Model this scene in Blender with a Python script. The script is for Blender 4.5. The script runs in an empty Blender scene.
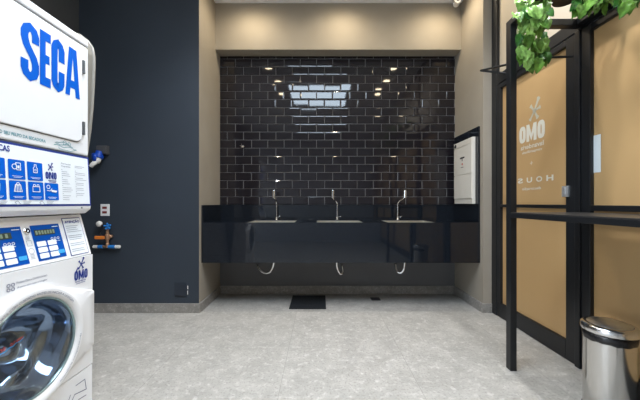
import bpy, bmesh, math, random
from mathutils import Vector, Matrix
R = math.radians
random.seed(7)
sc = bpy.context.scene
COL = sc.collection

# ------------------------------------------------------------------ camera, world, light, exposure
cam = bpy.data.cameras.new('camera')
cam.sensor_fit = 'HORIZONTAL'; cam.sensor_width = 36.0; cam.lens = 300/640*36.0
cam.shift_y = 3/640
cam.clip_start = 0.02
camo = bpy.data.objects.new('camera', cam); COL.objects.link(camo)
camo.location = (0, 0, 1.15); camo.rotation_euler = (R(90), 0, 0)
sc.camera = camo

sc.view_settings.view_transform = 'Standard'
sc.view_settings.look = 'None'
sc.view_settings.gamma = 1.0
sc.view_settings.use_curve_mapping = False
sc.view_settings.exposure = 0.66
sc.cycles.use_denoising = True
sc.cycles.max_bounces = 8
sc.cycles.sample_clamp_indirect = 4.0

w = bpy.data.worlds.new('world'); sc.world = w; w.use_nodes = True
bgn = w.node_tree.nodes['Background']
bgn.inputs[0].default_value = (0.80, 0.90, 1.0, 1); bgn.inputs[1].default_value = 2.5

PANEL_EMIT = 11.0       # ceiling LED panel radiance
DOWN_W = 17.0          # warm downlights before the lintel, watts each
ROW_W = 56.0           # warm downlights in two rows over the room, watts each
DOWN_XY = [(-0.80, 3.29), (0.27, 3.29), (1.40, 3.29)]
ROW_XY = [(-.93, 2.2), (1.31, 2.2), (-.88, 1.6), (1.30, 1.6), (1.27, 1.0), (-.86, 1.0)]
CEIL = 3.575

# ------------------------------------------------------------------ materials
def nt(m):
    m.use_nodes = True
    return m.node_tree, m.node_tree.nodes['Principled BSDF']
MATS = {}
def mat(name, col, rough=0.5, metal=0.0, spec=0.5, coat=0.0, bump=0.0, bscale=60, var=0.0, vscale=8, emit=None, estr=1.0, trans=0.0, ior=1.45):
    m = bpy.data.materials.new(name); t, b = nt(m)
    b.inputs['Base Color'].default_value = (*col, 1)
    b.inputs['Roughness'].default_value = rough
    b.inputs['Metallic'].default_value = metal
    b.inputs['Specular IOR Level'].default_value = spec
    b.inputs['Coat Weight'].default_value = coat
    b.inputs['Coat Roughness'].default_value = 0.05
    b.inputs['Transmission Weight'].default_value = trans
    b.inputs['IOR'].default_value = ior
    if emit:
        b.inputs['Emission Color'].default_value = (*emit, 1); b.inputs['Emission Strength'].default_value = estr
    if bump or var:
        tc = t.nodes.new('ShaderNodeTexCoord')
    if bump:
        n = t.nodes.new('ShaderNodeTexNoise'); n.inputs['Scale'].default_value = bscale; n.inputs['Detail'].default_value = 4
        bp = t.nodes.new('ShaderNodeBump'); bp.inputs['Strength'].default_value = bump; bp.inputs['Distance'].default_value = 0.01
        t.links.new(tc.outputs['Object'], n.inputs['Vector']); t.links.new(n.outputs['Fac'], bp.inputs['Height'])
        t.links.new(bp.outputs['Normal'], b.inputs['Normal'])
    if var:
        n = t.nodes.new('ShaderNodeTexNoise'); n.inputs['Scale'].default_value = vscale; n.inputs['Detail'].default_value = 5
        r = t.nodes.new('ShaderNodeValToRGB')
        r.color_ramp.elements[0].position = 0.3; r.color_ramp.elements[1].position = 0.7
        r.color_ramp.elements[0].color = (*[max(0, c*(1-var)) for c in col], 1)
        r.color_ramp.elements[1].color = (*[min(1, c*(1+var)) for c in col], 1)
        t.links.new(tc.outputs['Object'], n.inputs['Vector']); t.links.new(n.outputs['Fac'], r.inputs['Fac'])
        t.links.new(r.outputs['Color'], b.inputs['Base Color'])
    MATS[name] = m
    return m

def stone(name, base, dark, light, rough, scale=1.0, fleck=0.5, joints=False):
    m = bpy.data.materials.new(name); t, b = nt(m)
    N, L = t.nodes, t.links
    tc = N.new('ShaderNodeTexCoord')
    n1 = N.new('ShaderNodeTexNoise'); n1.inputs['Scale'].default_value = 6.0*scale; n1.inputs['Detail'].default_value = 8; n1.inputs['Roughness'].default_value = 0.65
    r1 = N.new('ShaderNodeValToRGB'); r1.color_ramp.elements[0].position = 0.33; r1.color_ramp.elements[1].position = 0.68
    r1.color_ramp.elements[0].color = (*dark, 1); r1.color_ramp.elements[1].color = (*base, 1)
    n2 = N.new('ShaderNodeTexNoise'); n2.inputs['Scale'].default_value = 24*scale; n2.inputs['Detail'].default_value = 7; n2.inputs['Roughness'].default_value = 0.7; n2.inputs['Distortion'].default_value = 0.3
    r2 = N.new('ShaderNodeValToRGB'); r2.color_ramp.elements[0].position = 0.54; r2.color_ramp.elements[1].position = 0.70
    r2.color_ramp.elements[0].color = (0, 0, 0, 1); r2.color_ramp.elements[1].color = (fleck, fleck, fleck, 1)
    mx = N.new('ShaderNodeMixRGB'); mx.inputs[2].default_value = (*light, 1)
    n3 = N.new('ShaderNodeTexNoise'); n3.inputs['Scale'].default_value = 70*scale; n3.inputs['Detail'].default_value = 2
    r3 = N.new('ShaderNodeValToRGB'); r3.color_ramp.elements[0].position = 0.54; r3.color_ramp.elements[1].position = 0.66
    r3.color_ramp.elements[0].color = (0, 0, 0, 1); r3.color_ramp.elements[1].color = (0.45, 0.45, 0.45, 1)
    mx2 = N.new('ShaderNodeMixRGB'); mx2.inputs[2].default_value = (*[c*0.55 for c in dark], 1)
    for n in (n1, n2, n3): L.new(tc.outputs['Object'], n.inputs['Vector'])
    L.new(n1.outputs['Fac'], r1.inputs['Fac']); L.new(n2.outputs['Fac'], r2.inputs['Fac']); L.new(n3.outputs['Fac'], r3.inputs['Fac'])
    L.new(r3.outputs['Color'], mx2.inputs[0]); L.new(r1.outputs['Color'], mx2.inputs[1])
    L.new(r2.outputs['Color'], mx.inputs[0]); L.new(mx2.outputs['Color'], mx.inputs[1])
    out = mx.outputs['Color']
    if joints:                            # thin joints between slabs 0.87 m wide
        sx = N.new('ShaderNodeSeparateXYZ'); L.new(tc.outputs['Object'], sx.inputs[0])
        fac = None
        for axis, off, pitch in ((0, .25+8.7, .87),):
            ad = N.new('ShaderNodeMath'); ad.operation = 'ADD'; ad.inputs[1].default_value = off; L.new(sx.outputs[axis], ad.inputs[0])
            md = N.new('ShaderNodeMath'); md.operation = 'MODULO'; md.inputs[1].default_value = pitch; L.new(ad.outputs[0], md.inputs[0])
            lt = N.new('ShaderNodeMath'); lt.operation = 'LESS_THAN'; lt.inputs[1].default_value = .004; L.new(md.outputs[0], lt.inputs[0])
            if fac is None: fac = lt
            else:
                mm = N.new('ShaderNodeMath'); mm.operation = 'MAXIMUM'; L.new(fac.outputs[0], mm.inputs[0]); L.new(lt.outputs[0], mm.inputs[1]); fac = mm
        sc_ = N.new('ShaderNodeMath'); sc_.operation = 'MULTIPLY'; sc_.inputs[1].default_value = .45; L.new(fac.outputs[0], sc_.inputs[0])
        mj = N.new('ShaderNodeMixRGB'); mj.inputs[2].default_value = (*[c*.5 for c in dark], 1)
        L.new(sc_.outputs[0], mj.inputs[0]); L.new(out, mj.inputs[1]); out = mj.outputs['Color']
    L.new(out, b.inputs['Base Color'])
    b.inputs['Roughness'].default_value = rough
    MATS[name] = m
    return m

FLOOR = stone('floor_stone', (0.46, 0.445, 0.415), (0.345, 0.333, 0.31), (0.70, 0.685, 0.655), 0.42, 1.0, 0.6, joints=True)
FLOOR_SHADED = stone('floor_stone_shaded', (0.42, 0.405, 0.38), (0.29, 0.278, 0.258), (0.58, 0.56, 0.52), 0.42, 1.0, 0.5)  # same floor stone, with the counter's shade put into a darker colour
SKIRT = stone('skirting_granite', (0.33, 0.31, 0.285), (0.21, 0.20, 0.185), (0.52, 0.50, 0.47), 0.4, 1.6, 0.6)
BEIGE = mat('beige_paint', (0.33, 0.293, 0.24), 0.75, bump=0.05, bscale=90, var=0.05, vscale=3)
NAVY = mat('navy_paint', (0.030, 0.040, 0.055), 0.62, bump=0.04, bscale=120, var=0.06, vscale=2)
GREYP = mat('dark_grey_paint', (0.058, 0.060, 0.063), 0.65, bump=0.04, bscale=120, var=0.06, vscale=2)
TAUPE = mat('taupe_paint', (0.135, 0.137, 0.142), 0.7, bump=0.04, bscale=120, var=0.05, vscale=3)
REARP = mat('pale_grey_paint', (0.46, 0.47, 0.49), 0.75, var=0.04, vscale=2)
CEILM = mat('ceiling_paint', (0.85, 0.85, 0.85), 0.8, var=0.02, vscale=3)
TILE = mat('black_glazed_tile', (0.013, 0.0115, 0.015), 0.045, spec=0.55)
GROUT = mat('grout', (0.27, 0.27, 0.275), 0.85)
GRAN = mat('black_granite', (0.0085, 0.0115, 0.017), 0.045, spec=0.55, var=0.3, vscale=250)
STEEL = mat('brushed_steel', (0.74, 0.71, 0.65), 0.35, 1.0)
CHROME = mat('chrome', (0.82, 0.82, 0.82), 0.09, 1.0)
BINST = mat('bin_steel', (0.66, 0.65, 0.63), 0.17, 1.0)
LIDST = mat('bin_lid_steel', (0.74, 0.74, 0.74), 0.2, 1.0)
BLKMET = mat('black_powder_coat', (0.010, 0.011, 0.013), 0.38, spec=0.5)
BLKTOP = mat('black_laminate', (0.030, 0.029, 0.029), 0.33)
RUBBER = mat('black_rubber', (0.008, 0.010, 0.013), 0.6, bump=0.2, bscale=200)
LINER = mat('black_bag_plastic', (0.012, 0.012, 0.013), 0.25, bump=0.5, bscale=40)
PANE = mat('tan_frosted_glass', (0.49, 0.315, 0.145), 0.42, spec=0.4, var=0.03, vscale=2)
CREAMG = mat('cream_frosted_glass', (0.52, 0.45, 0.35), 0.5, var=0.03, vscale=2)
WHITE = mat('white_enamel', (0.83, 0.84, 0.86), 0.22, spec=0.5, var=0.01, vscale=3)
WHITE2 = mat('white_plastic', (0.80, 0.80, 0.80), 0.4, var=0.01, vscale=4)
SHEET = mat('white_print_sheet', (0.80, 0.85, 0.90), 0.45, var=0.01, vscale=4)
CREAM = mat('cream_board', (0.72, 0.69, 0.63), 0.5, var=0.02, vscale=4)
BLUE = mat('bright_blue_print', (0.0, 0.105, 0.56), 0.5, spec=.15)
BLUE2 = mat('panel_blue_print', (0.002, 0.075, 0.38), 0.4, spec=.2)
DKBLUE = mat('dark_blue_print', (0.012, 0.035, 0.25), 0.4)
LTBLUE = mat('light_blue_print', (0.05, 0.36, 0.75), 0.4)
TEAL = mat('teal_print', (0.05, 0.28, 0.34), 0.4)
GREYTX = mat('grey_print', (0.30, 0.33, 0.40), 0.5)
INK = mat('black_ink', (0.015, 0.015, 0.02), 0.5)
SLATE = mat('slate_blue_print', (0.09, 0.11, 0.20), 0.5)
REDTX = mat('red_print', (0.55, 0.05, 0.04), 0.5)
LOGOW = mat('pale_logo_vinyl', (0.70, 0.68, 0.60), 0.5)
LOGOG = mat('grey_green_vinyl', (0.50, 0.48, 0.38), 0.5)
GASKET = mat('grey_gap_rubber', (0.10, 0.11, 0.12), 0.6)
BEZEL = mat('teal_grey_bezel', (0.30, 0.42, 0.44), 0.2, 0.6)
DRUMM = mat('drum_steel', (0.16, 0.18, 0.21), 0.25, 0.9, bump=0.3, bscale=14)
GLASS = mat('door_glass', (0.9, 0.95, 1.0), 0.02, trans=1.0, ior=1.18)
SCREEN = mat('lcd_screen', (0.06, 0.08, 0.06), 0.2)
DIGIT = mat('lcd_digits', (0.22, 0.28, 0.20), 0.4)
BEIGEB = mat('beige_cloth', (0.21, 0.195, 0.165), 0.8, bump=0.1, bscale=200, var=0.05, vscale=6)
BEIGEE = mat('pale_beige_edge', (0.30, 0.285, 0.255), 0.6)
CEEB = mat('socket_blue', (0.006, 0.06, 0.42), 0.3)
CEEG = mat('socket_grey', (0.07, 0.07, 0.075), 0.45)
PVCW = mat('white_pvc', (0.78, 0.76, 0.72), 0.35)
BRASS = mat('aged_copper', (0.50, 0.30, 0.19), 0.4, 0.75, var=0.15, vscale=40)
ORANGE = mat('orange_lever', (0.72, 0.20, 0.03), 0.4)
VALVEB = mat('valve_blue', (0.02, 0.19, 0.55), 0.35)
SOCKR = mat('socket_red', (0.16, 0.02, 0.02), 0.4)
LEAF1 = mat('leaf_green', (0.10, 0.225, 0.032), 0.33, var=0.5, vscale=30)
LEAF2 = mat('leaf_light_green', (0.20, 0.36, 0.085), 0.28, var=0.45, vscale=30)
LEAF3 = mat('leaf_deep_green', (0.035, 0.13, 0.02), 0.35, var=0.35, vscale=30)
STEMM = mat('vine_stem', (0.34, 0.36, 0.14), 0.6)
POTM = mat('black_pot', (0.008, 0.009, 0.011), 0.45)
SOIL = mat('soil', (0.03, 0.02, 0.015), 0.95)
LED = mat('led_diffuser', (0.9, 0.9, 0.9), 0.5, emit=(0.70, 0.85, 1.0), estr=PANEL_EMIT)
LAMPW = mat('warm_lens', (0.9, 0.85, 0.75), 0.5, emit=(1.0, 0.82, 0.55), estr=28)
PAPER = mat('pale_paper', (0.70, 0.76, 0.78), 0.6)

# ------------------------------------------------------------------ helpers
def link(name, me, m, parent=None):
    o = bpy.data.objects.new(name, me); COL.objects.link(o)
    if m is not None:
        for x in (m if isinstance(m, (list, tuple)) else [m]): me.materials.append(x)
    if parent is not None: o.parent = parent
    return o
def obj(name, bm, m, parent=None, smooth=False, bevel=0, seg=2, angle=35):
    bmesh.ops.recalc_face_normals(bm, faces=bm.faces[:])
    me = bpy.data.meshes.new(name); bm.to_mesh(me); bm.free()
    if smooth:
        for p in me.polygons: p.use_smooth = True
    o = link(name, me, m, parent)
    if parent is not None and parent.location.length > 0:
        o.matrix_parent_inverse = Matrix.Translation(-parent.location)
    if bevel:
        b = o.modifiers.new('bevel', 'BEVEL'); b.width = bevel; b.segments = seg; b.limit_method = 'ANGLE'; b.angle_limit = R(angle)
        b.harden_normals = False
    return o
def flat(name, me, m, parent=None):
    o = link(name, me, m, parent)
    if parent is not None and parent.location.length > 0:
        o.matrix_parent_inverse = Matrix.Translation(-parent.location)
    return o
def root(name, label, cat, loc, group=None):
    o = bpy.data.objects.new(name, None); COL.objects.link(o); o.location = loc; o.empty_display_size = 0.05
    o['label'] = label; o['category'] = cat
    if group: o['group'] = group
    bpy.context.view_layer.update()
    return o
def tag(o, label, cat, group=None):
    o['label'] = label; o['category'] = cat
    if group: o['group'] = group
    return o
def struct(o, label=None):
    o['kind'] = 'structure'
    if label: o['label'] = label
    return o
def bx(bm, x0, x1, y0, y1, z0, z1, mi=0):
    v = [bm.verts.new((x, y, z)) for z in (z0, z1) for y in (y0, y1) for x in (x0, x1)]
    for f in ((0,1,3,2),(4,6,7,5),(0,4,5,1),(2,3,7,6),(0,2,6,4),(1,5,7,3)):
        bm.faces.new([v[i] for i in f]).material_index = mi
    return bm
def box(*a): return bx(bmesh.new(), *a)
def prism_y(bm, prof, y0, y1):            # profile of (x, z) run along y
    a = [bm.verts.new((x, y0, z)) for x, z in prof]; b = [bm.verts.new((x, y1, z)) for x, z in prof]
    n = len(prof)
    bm.faces.new(a); bm.faces.new(b[::-1])
    for i in range(n): bm.faces.new((a[i], b[i], b[(i+1) % n], a[(i+1) % n]))
    return bm
def prism_x(bm, prof, x0, x1):            # profile of (y, z) run along x
    a = [bm.verts.new((x0, y, z)) for y, z in prof]; b = [bm.verts.new((x1, y, z)) for y, z in prof]
    n = len(prof)
    bm.faces.new(a); bm.faces.new(b[::-1])
    for i in range(n): bm.faces.new((a[i], b[i], b[(i+1) % n], a[(i+1) % n]))
    return bm
def lathe(bm, prof, seg=40, M=None, close=False):   # prof (r, z) spun round z, then moved by M
    M = M or Matrix.Identity(4)
    rings = []
    for r, z in prof:
        if r < 1e-6: rings.append([bm.verts.new(M @ Vector((0, 0, z)))])
        else: rings.append([bm.verts.new(M @ Vector((r*math.cos(2*math.pi*i/seg), r*math.sin(2*math.pi*i/seg), z))) for i in range(seg)])
    for a, b in zip(rings, rings[1:]):
        if len(a) == 1 and len(b) == 1: continue
        for i in range(seg):
            j = (i+1) % seg
            if len(a) == 1: bm.faces.new((a[0], b[i], b[j]))
            elif len(b) == 1: bm.faces.new((a[i], a[j], b[0]))
            else: bm.faces.new((a[i], a[j], b[j], b[i]))
    return bm
def axis_m(p, d):
    q = Vector((0, 0, 1)).rotation_difference(Vector(d).normalized())
    return Matrix.Translation(Vector(p)) @ q.to_matrix().to_4x4()
def cyl(bm, p, q, r, r2=None, seg=20):
    p, q = Vector(p), Vector(q); h = (q-p).length; r2 = r if r2 is None else r2
    return lathe(bm, [(0, 0), (r, 0), (r2, h), (0, h)], seg, axis_m(p, q-p))
def smooth_path(pts, n=8):
    pts = [Vector(p) for p in pts]; out = []
    for i in range(len(pts)-1):
        p0 = pts[max(0, i-1)]; p1 = pts[i]; p2 = pts[i+1]; p3 = pts[min(len(pts)-1, i+2)]
        for k in range(n):
            t = k/n
            out.append(0.5*((2*p1)+(p2-p0)*t+(2*p0-5*p1+4*p2-p3)*t*t+(3*p1-p0-3*p2+p3)*t**3))
    out.append(pts[-1]); return out
def tube(bm, pts, r, seg=10, rfun=None):
    pts = [Vector(p) for p in pts]; rings = []
    up = None
    for i, p in enumerate(pts):
        d = (pts[min(i+1, len(pts)-1)] - pts[max(i-1, 0)]).normalized()
        if up is None:
            up = Vector((0, 0, 1)) if abs(d.z) < 0.9 else Vector((0, 1, 0))
        s = d.cross(up).normalized(); up = s.cross(d).normalized()
        rr = rfun(i) if rfun else r
        rings.append([bm.verts.new(p + rr*(math.cos(2*math.pi*k/seg)*s + math.sin(2*math.pi*k/seg)*up)) for k in range(seg)])
    for a, b in zip(rings, rings[1:]):
        for k in range(seg): bm.faces.new((a[k], a[(k+1) % seg], b[(k+1) % seg], b[k]))
    bm.faces.new(rings[0][::-1]); bm.faces.new(rings[-1])
    return bm

class Plane:                              # a flat surface in the world: P(u, v) = o + u*r + v*up + n*off
    def __init__(s, o, r, up, off=0.0012):
        s.o = Vector(o); s.r = Vector(r).normalized(); s.u = Vector(up).normalized(); s.n = s.r.cross(s.u).normalized(); s.off = off
    def __call__(s, u, v, k=1.0): return s.o + s.r*u + s.u*v + s.n*s.off*k

FONTC = {}
def text_geo(t, bold=0.0):
    key = (t, bold)
    if key in FONTC: return FONTC[key]
    c = bpy.data.curves.new('lettering', 'FONT'); c.body = t; c.resolution_u = 3; c.offset = bold; c.fill_mode = 'FRONT'
    o = bpy.data.objects.new('lettering', c); COL.objects.link(o)
    dg = bpy.context.evaluated_depsgraph_get(); dg.update()
    me = bpy.data.meshes.new_from_object(o.evaluated_get(dg))
    vs = [(v.co.x, v.co.y) for v in me.vertices]; fs = [tuple(p.vertices) for p in me.polygons]
    bpy.data.objects.remove(o); bpy.data.curves.remove(c); bpy.data.meshes.remove(me)
    x0 = min(v[0] for v in vs); x1 = max(v[0] for v in vs); y0 = min(v[1] for v in vs); y1 = max(v[1] for v in vs)
    g = ([((x-x0)/(x1-x0), (y-y0)/(y1-y0)) for x, y in vs], fs, (x1-x0)/(y1-y0))
    FONTC[key] = g
    return g
class Decal:                              # gathers flat shapes on a Plane into one mesh
    def __init__(s, pl): s.pl = pl; s.v = []; s.f = []
    def poly(s, pts, k=1.0):
        b = len(s.v); s.v += [s.pl(u, v, k) for u, v in pts]; s.f.append(tuple(range(b, b+len(pts)))); return s
    def rect(s, u0, u1, v0, v1, k=1.0): return s.poly([(u0, v0), (u1, v0), (u1, v1), (u0, v1)], k)
    def rrect(s, u0, u1, v0, v1, r, k=1.0):
        pts = []
        for cx, cy, a in ((u1-r, v0+r, -90), (u1-r, v1-r, 0), (u0+r, v1-r, 90), (u0+r, v0+r, 180)):
            for i in range(5): pts.append((cx+r*math.cos(R(a+22.5*i)), cy+r*math.sin(R(a+22.5*i))))
        return s.poly(pts, k)
    def disc(s, u, v, r, n=16, k=1.0, ry=None):
        ry = ry or r
        return s.poly([(u+r*math.cos(2*math.pi*i/n), v+ry*math.sin(2*math.pi*i/n)) for i in range(n)], k)
    def text(s, t, u0, u1, v0, v1, bold=0.0, k=1.0, mirror=False):
        vs, fs, _ = text_geo(t, bold); b = len(s.v)
        if mirror: s.v += [s.pl(u1+(u0-u1)*x, v0+(v1-v0)*y, k) for x, y in vs]
        else: s.v += [s.pl(u0+(u1-u0)*x, v0+(v1-v0)*y, k) for x, y in vs]
        s.f += [tuple(i+b for i in f) for f in fs]; return s
    def arc_text(s, t, cu, cv, r, a0, a1, h, xfun=None, k=1.0, bold=0.0):
        vs, fs, _ = text_geo(t, bold); b = len(s.v)
        for x, y in vs:
            a = R(a0+(a1-a0)*x); sgn = 1 if a1 < a0 else -1
            rr = r + sgn*h*(y-0.5)
            p = s.pl(cu+rr*math.cos(a), cv+rr*math.sin(a), k)
            if xfun: p = p + s.pl.n*xfun(rr)
            s.v.append(p)
        s.f += [tuple(i+b for i in f) for f in fs]; return s
    def stroke(s, pts, wd, k=1.0, closed=False):
        P = [Vector((p[0], p[1])) for p in pts]; n = len(P); L_, R_ = [], []
        for i in range(n):
            a = P[i-1] if (i > 0 or closed) else None; c = P[(i+1) % n] if (i < n-1 or closed) else None
            d1 = (P[i]-a).normalized() if a is not None else None; d2 = (c-P[i]).normalized() if c is not None else None
            if d1 is None: d1 = d2
            if d2 is None: d2 = d1
            n1 = Vector((-d1.y, d1.x)); n2 = Vector((-d2.y, d2.x)); m = (n1+n2)
            m = m.normalized() if m.length > 1e-6 else n1
            sc_ = min(1/max(0.3, m.dot(n1)), 1.8)
            L_.append(P[i]+m*wd/2*sc_); R_.append(P[i]-m*wd/2*sc_)
        for i in range(n if closed else n-1):
            j = (i+1) % n
            s.poly([L_[i], R_[i], R_[j], L_[j]], k)
        return s
    def ring(s, u, v, r, wd, n=20, k=1.0, ry=None):
        ry = ry or r
        return s.stroke([(u+r*math.cos(2*math.pi*i/n), v+ry*math.sin(2*math.pi*i/n)) for i in range(n)], wd, k, True)
    def build(s, name, m, parent=None):
        me = bpy.data.meshes.new(name); me.from_pydata([tuple(p) for p in s.v], [], s.f); me.update()
        return flat(name, me, m, parent)
def holed(pl, outer, holes, name, m, parent, k=1.0):
    c = bpy.data.curves.new('lettering', 'CURVE'); c.dimensions = '2D'; c.fill_mode = 'FRONT'
    for pts in [outer]+holes:
        sp = c.splines.new('POLY'); sp.points.add(len(pts)-1); sp.use_cyclic_u = True
        for i, p in enumerate(pts): sp.points[i].co = (p[0], p[1], 0, 1)
    o = bpy.data.objects.new('lettering', c); COL.objects.link(o)
    dg = bpy.context.evaluated_depsgraph_get(); dg.update()
    me = bpy.data.meshes.new_from_object(o.evaluated_get(dg))
    bpy.data.objects.remove(o); bpy.data.curves.remove(c)
    for v in me.vertices: v.co = pl(v.co.x, v.co.y, k)
    me.name = name
    return flat(name, me, m, parent)

def burst(d, u, v, s, k=1.0):             # the five-armed splash above the round-lettered mark
    for a, ln, wd in ((62, 1.15, .42), (128, .74, .38), (12, .74, .34), (232, .88, .34), (300, .82, .40)):
        a = R(a); ca, sa = math.cos(a), math.sin(a)
        def pt(t, q): return (u+s*(t*ca-q*sa), v+s*(t*sa+q*ca))
        d.poly([pt(.12, -.08), pt(ln*.7, -wd*.28), pt(ln*.92, -wd*.5), pt(ln, 0), pt(ln*.92, wd*.5), pt(ln*.7, wd*.28), pt(.12, .08)], k)
    d.disc(u, v, s*.19, 12, k)
def omo(d, u0, u1, v0, v1, k=1.0):        # heavy condensed O M O
    wv = u1-u0; hv = v1-v0; sw = wv*0.115
    lw = wv*0.27
    for c in (u0+lw/2, u1-lw/2):
        d.stroke([(c+(lw-sw)/2*math.copysign(abs(math.cos(a))**.6, math.cos(a)), (v0+v1)/2+(hv-sw)/2*math.copysign(abs(math.sin(a))**.6, math.sin(a))) for a in [2*math.pi*i/20 for i in range(20)]], sw, k, True)
    a, b = u0+lw+wv*.03, u1-lw-wv*.03; mw = b-a
    d.stroke([(a+sw/2, v0), (a+sw/2, v1)], sw, k); d.stroke([(b-sw/2, v0), (b-sw/2, v1)], sw, k)
    d.stroke([(a+sw*.6, v1-sw*.2), ((a+b)/2, v0+hv*.22), (b-sw*.6, v1-sw*.2)], sw*.95, k*1.6)

# ------------------------------------------------------------------ the setting
XL, XR = -2.53, 1.713          # left wall, right side of the niche
NL = -1.27                     # left side of the niche
YF, YB, YLT = 3.15, 3.815, 3.64   # dark wall front, niche back, lintel front
PX = 1.805                     # glazed partition face
REAR = -2.6
struct(obj('floor', box(XL, 2.3, REAR, YF+0.03, -0.08, 0), FLOOR), 'grey speckled stone floor')
struct(obj('floor', box(NL, XR, YF+0.03, YB, -0.08, -0.003), FLOOR_SHADED), 'grey stone floor of the recess, coloured darker for the shade under the counter')
struct(obj('ceiling', box(XL, 2.3, REAR, YB+.1, CEIL, CEIL+.1), CEILM), 'pale ceiling')
WY0, WY1, WZ0, WZ1 = -2.5, 0.3, 0.05, 2.35  # unseen opening added behind the camera to let daylight into the room
bm = box(XL-.1, XL, WY1, YF+.7, -0.08, CEIL)
bx(bm, XL-.1, XL, REAR, WY0, -0.08, CEIL); bx(bm, XL-.1, XL, WY0, WY1, -0.08, WZ0); bx(bm, XL-.1, XL, WY0, WY1, WZ1, CEIL)
struct(obj('wall_left', bm, GREYP), 'dark grey side wall')
bm = box(XL, NL, YF, YB+.1, -0.08, CEIL)
for f in bm.faces:
    f.normal_update()
    c = f.calc_center_median()
    if abs(c.x-NL) < 1e-4: f.material_index = 1
struct(obj('wall_navy', bm, [NAVY, BEIGE]), 'dark navy wall left of the recess')
struct(obj('wall_back', box(NL, XR, YB, YB+.1, -0.08, CEIL), TAUPE), 'taupe wall behind the counter')
struct(obj('wall_lintel', box(NL, XR, YLT, YB, 3.012, CEIL), BEIGE), 'beige lintel over the tiled recess')
struct(obj('wall_right', box(XR, 2.3, YF, YB+.1, -0.08, CEIL), BEIGE), 'beige pier at the right of the recess')
struct(obj('wall_rear', box(XL, 2.3, REAR-.1, REAR, -0.08, CEIL), REARP), 'pale grey wall at the far end of the shop')
wf = root('window_added', 'unseen window added in the left wall to let in daylight', 'window', (XL, -1.1, 0)); wf['kind'] = 'structure'; del wf['category']
obj('frame', bx(bx(bx(bx(bx(bmesh.new(), XL-.08, XL-.02, WY0, WY0+.05, WZ0, WZ1), XL-.08, XL-.02, WY1-.05, WY1, WZ0, WZ1), XL-.08, XL-.02, WY0+.05, WY1-.05, WZ0, WZ0+.05), XL-.08, XL-.02, WY0+.05, WY1-.05, WZ1-.05, WZ1), XL-.08, XL-.02, -1.125, -1.075, WZ0+.05, WZ1-.05), BLKMET, wf)

# tiled wall: bevelled 10 x 20 brick-bond tiles over a grout bed
bm = bmesh.new()
PU, PV, G = 0.2058, 0.1028, 0.0050
z0, z1 = 1.127, 3.012
bx(bm, NL, XR, YB-.006, YB, z0, z1, 1)
row = 0; z = z0
while z < z1-0.01:
    zt = min(z+PV, z1)
    x = -1.176 if row % 2 == 0 else -1.176+PU/2
    x -= PU
    while x < XR:
        a, b = max(x, NL), min(x+PU, XR)
        if b-a > 0.03:
            u0, u1, v0, v1 = a+G/2, b-G/2, z+G/2, zt-G/2
            bv = 0.009; t = 0.0075
            tx, tz = random.gauss(0, .005), random.gauss(0, .006)
            cx, cz = (u0+u1)/2, (v0+v1)/2
            rings = []
            for ins, dep in ((0, .0055), (0, .0100), (.0045, .0128), (.0115, .0134)):
                tl = 1 if dep > .012 else 0
                rings.append([bm.verts.new((px, YB-dep+tl*((px-cx)*tx+(pz-cz)*tz), pz)) for px, pz in ((u0+ins, v0+ins), (u1-ins, v0+ins), (u1-ins, v1-ins), (u0+ins, v1-ins))])
            bm.faces.new(rings[-1])
            for ra, rb in zip(rings, rings[1:]):
                for i in range(4):
                    j = (i+1) % 4; bm.faces.new((ra[i], ra[j], rb[j], rb[i]))
        x += PU
    z += PV; row += 1
struct(obj('wall_tiled', bm, [TILE, GROUT]), 'glossy black bevelled brick tiles above the counter')

# skirting
t = 0.016; H = 0.098
struct(obj('baseboard_left', box(XL, NL+t, YF-t, YF, 0, H), SKIRT, bevel=.003))
struct(obj('baseboard_niche_left', box(NL, NL+t, YF, YB-t, -.003, H), SKIRT, bevel=.003))
struct(obj('baseboard_back', box(NL, XR, YB-t, YB, -.003, H), SKIRT, bevel=.003))
struct(obj('baseboard_niche_right', box(XR-t, XR, YF, YB-t, -.003, H), SKIRT, bevel=.003))
struct(obj('baseboard_right', box(XR-t, PX-.005, YF-t, YF, 0, H), SKIRT, bevel=.003))
struct(obj('baseboard_side', box(XL, XL+t, REAR, YF-t, 0, H), SKIRT, bevel=.003))

# glazed partition on the right: door leaf, side light, transoms
BZ0, BZ1 = 2.302, 2.45
def frame_bars(bars, d0=PX, d1=PX+.06):
    bm = bmesh.new()
    for y0, y1, za, zb in bars: bx(bm, d0, d1, y0, y1, za, zb)
    return bm
pt = obj('trim_1', frame_bars([(3.065, 3.15, 0, CEIL), (-2.6, 3.065, BZ0+.05, BZ1)], PX-.004, PX+.07), BLKMET, bevel=.004)
struct(pt, 'black jamb and head beam of the glazed partition')
struct(obj('trim_2', frame_bars([(2.075, 2.115, 0, BZ0+.05)], PX-.012, PX+.07), BLKMET, bevel=.004), 'black mullion between door and side light')
door = root('door_1', 'black framed door with tan frosted glass and pale logos', 'door', (PX, 2.6, 0))
door['kind'] = 'structure'; del door['category']
D0, D1 = 2.12, 3.06
obj('leaf_frame', frame_bars([(D0, D0+.085, .004, BZ0+.045), (D1-.055, D1, .004, BZ0+.045), (D0+.085, D1-.055, .004, .145), (D0+.085, D1-.055, BZ0, BZ0+.045), (D0+.085, D1-.055, 1.108, 1.137)]), BLKMET, door, bevel=.004)
obj('pane', box(PX+.026, PX+.034, D0+.08, D1-.05, .14, BZ0+.005), PANE, door)
obj('latch', bx(bx(bmesh.new(), PX-.014, PX+.004, D0+.052, D0+.105, 1.195, 1.275), PX-.02, PX-.013, D0+.07, D0+.092, 1.215, 1.262), mat('satin_latch', (.75, .75, .76), .4, .8), door, bevel=.003)
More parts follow.
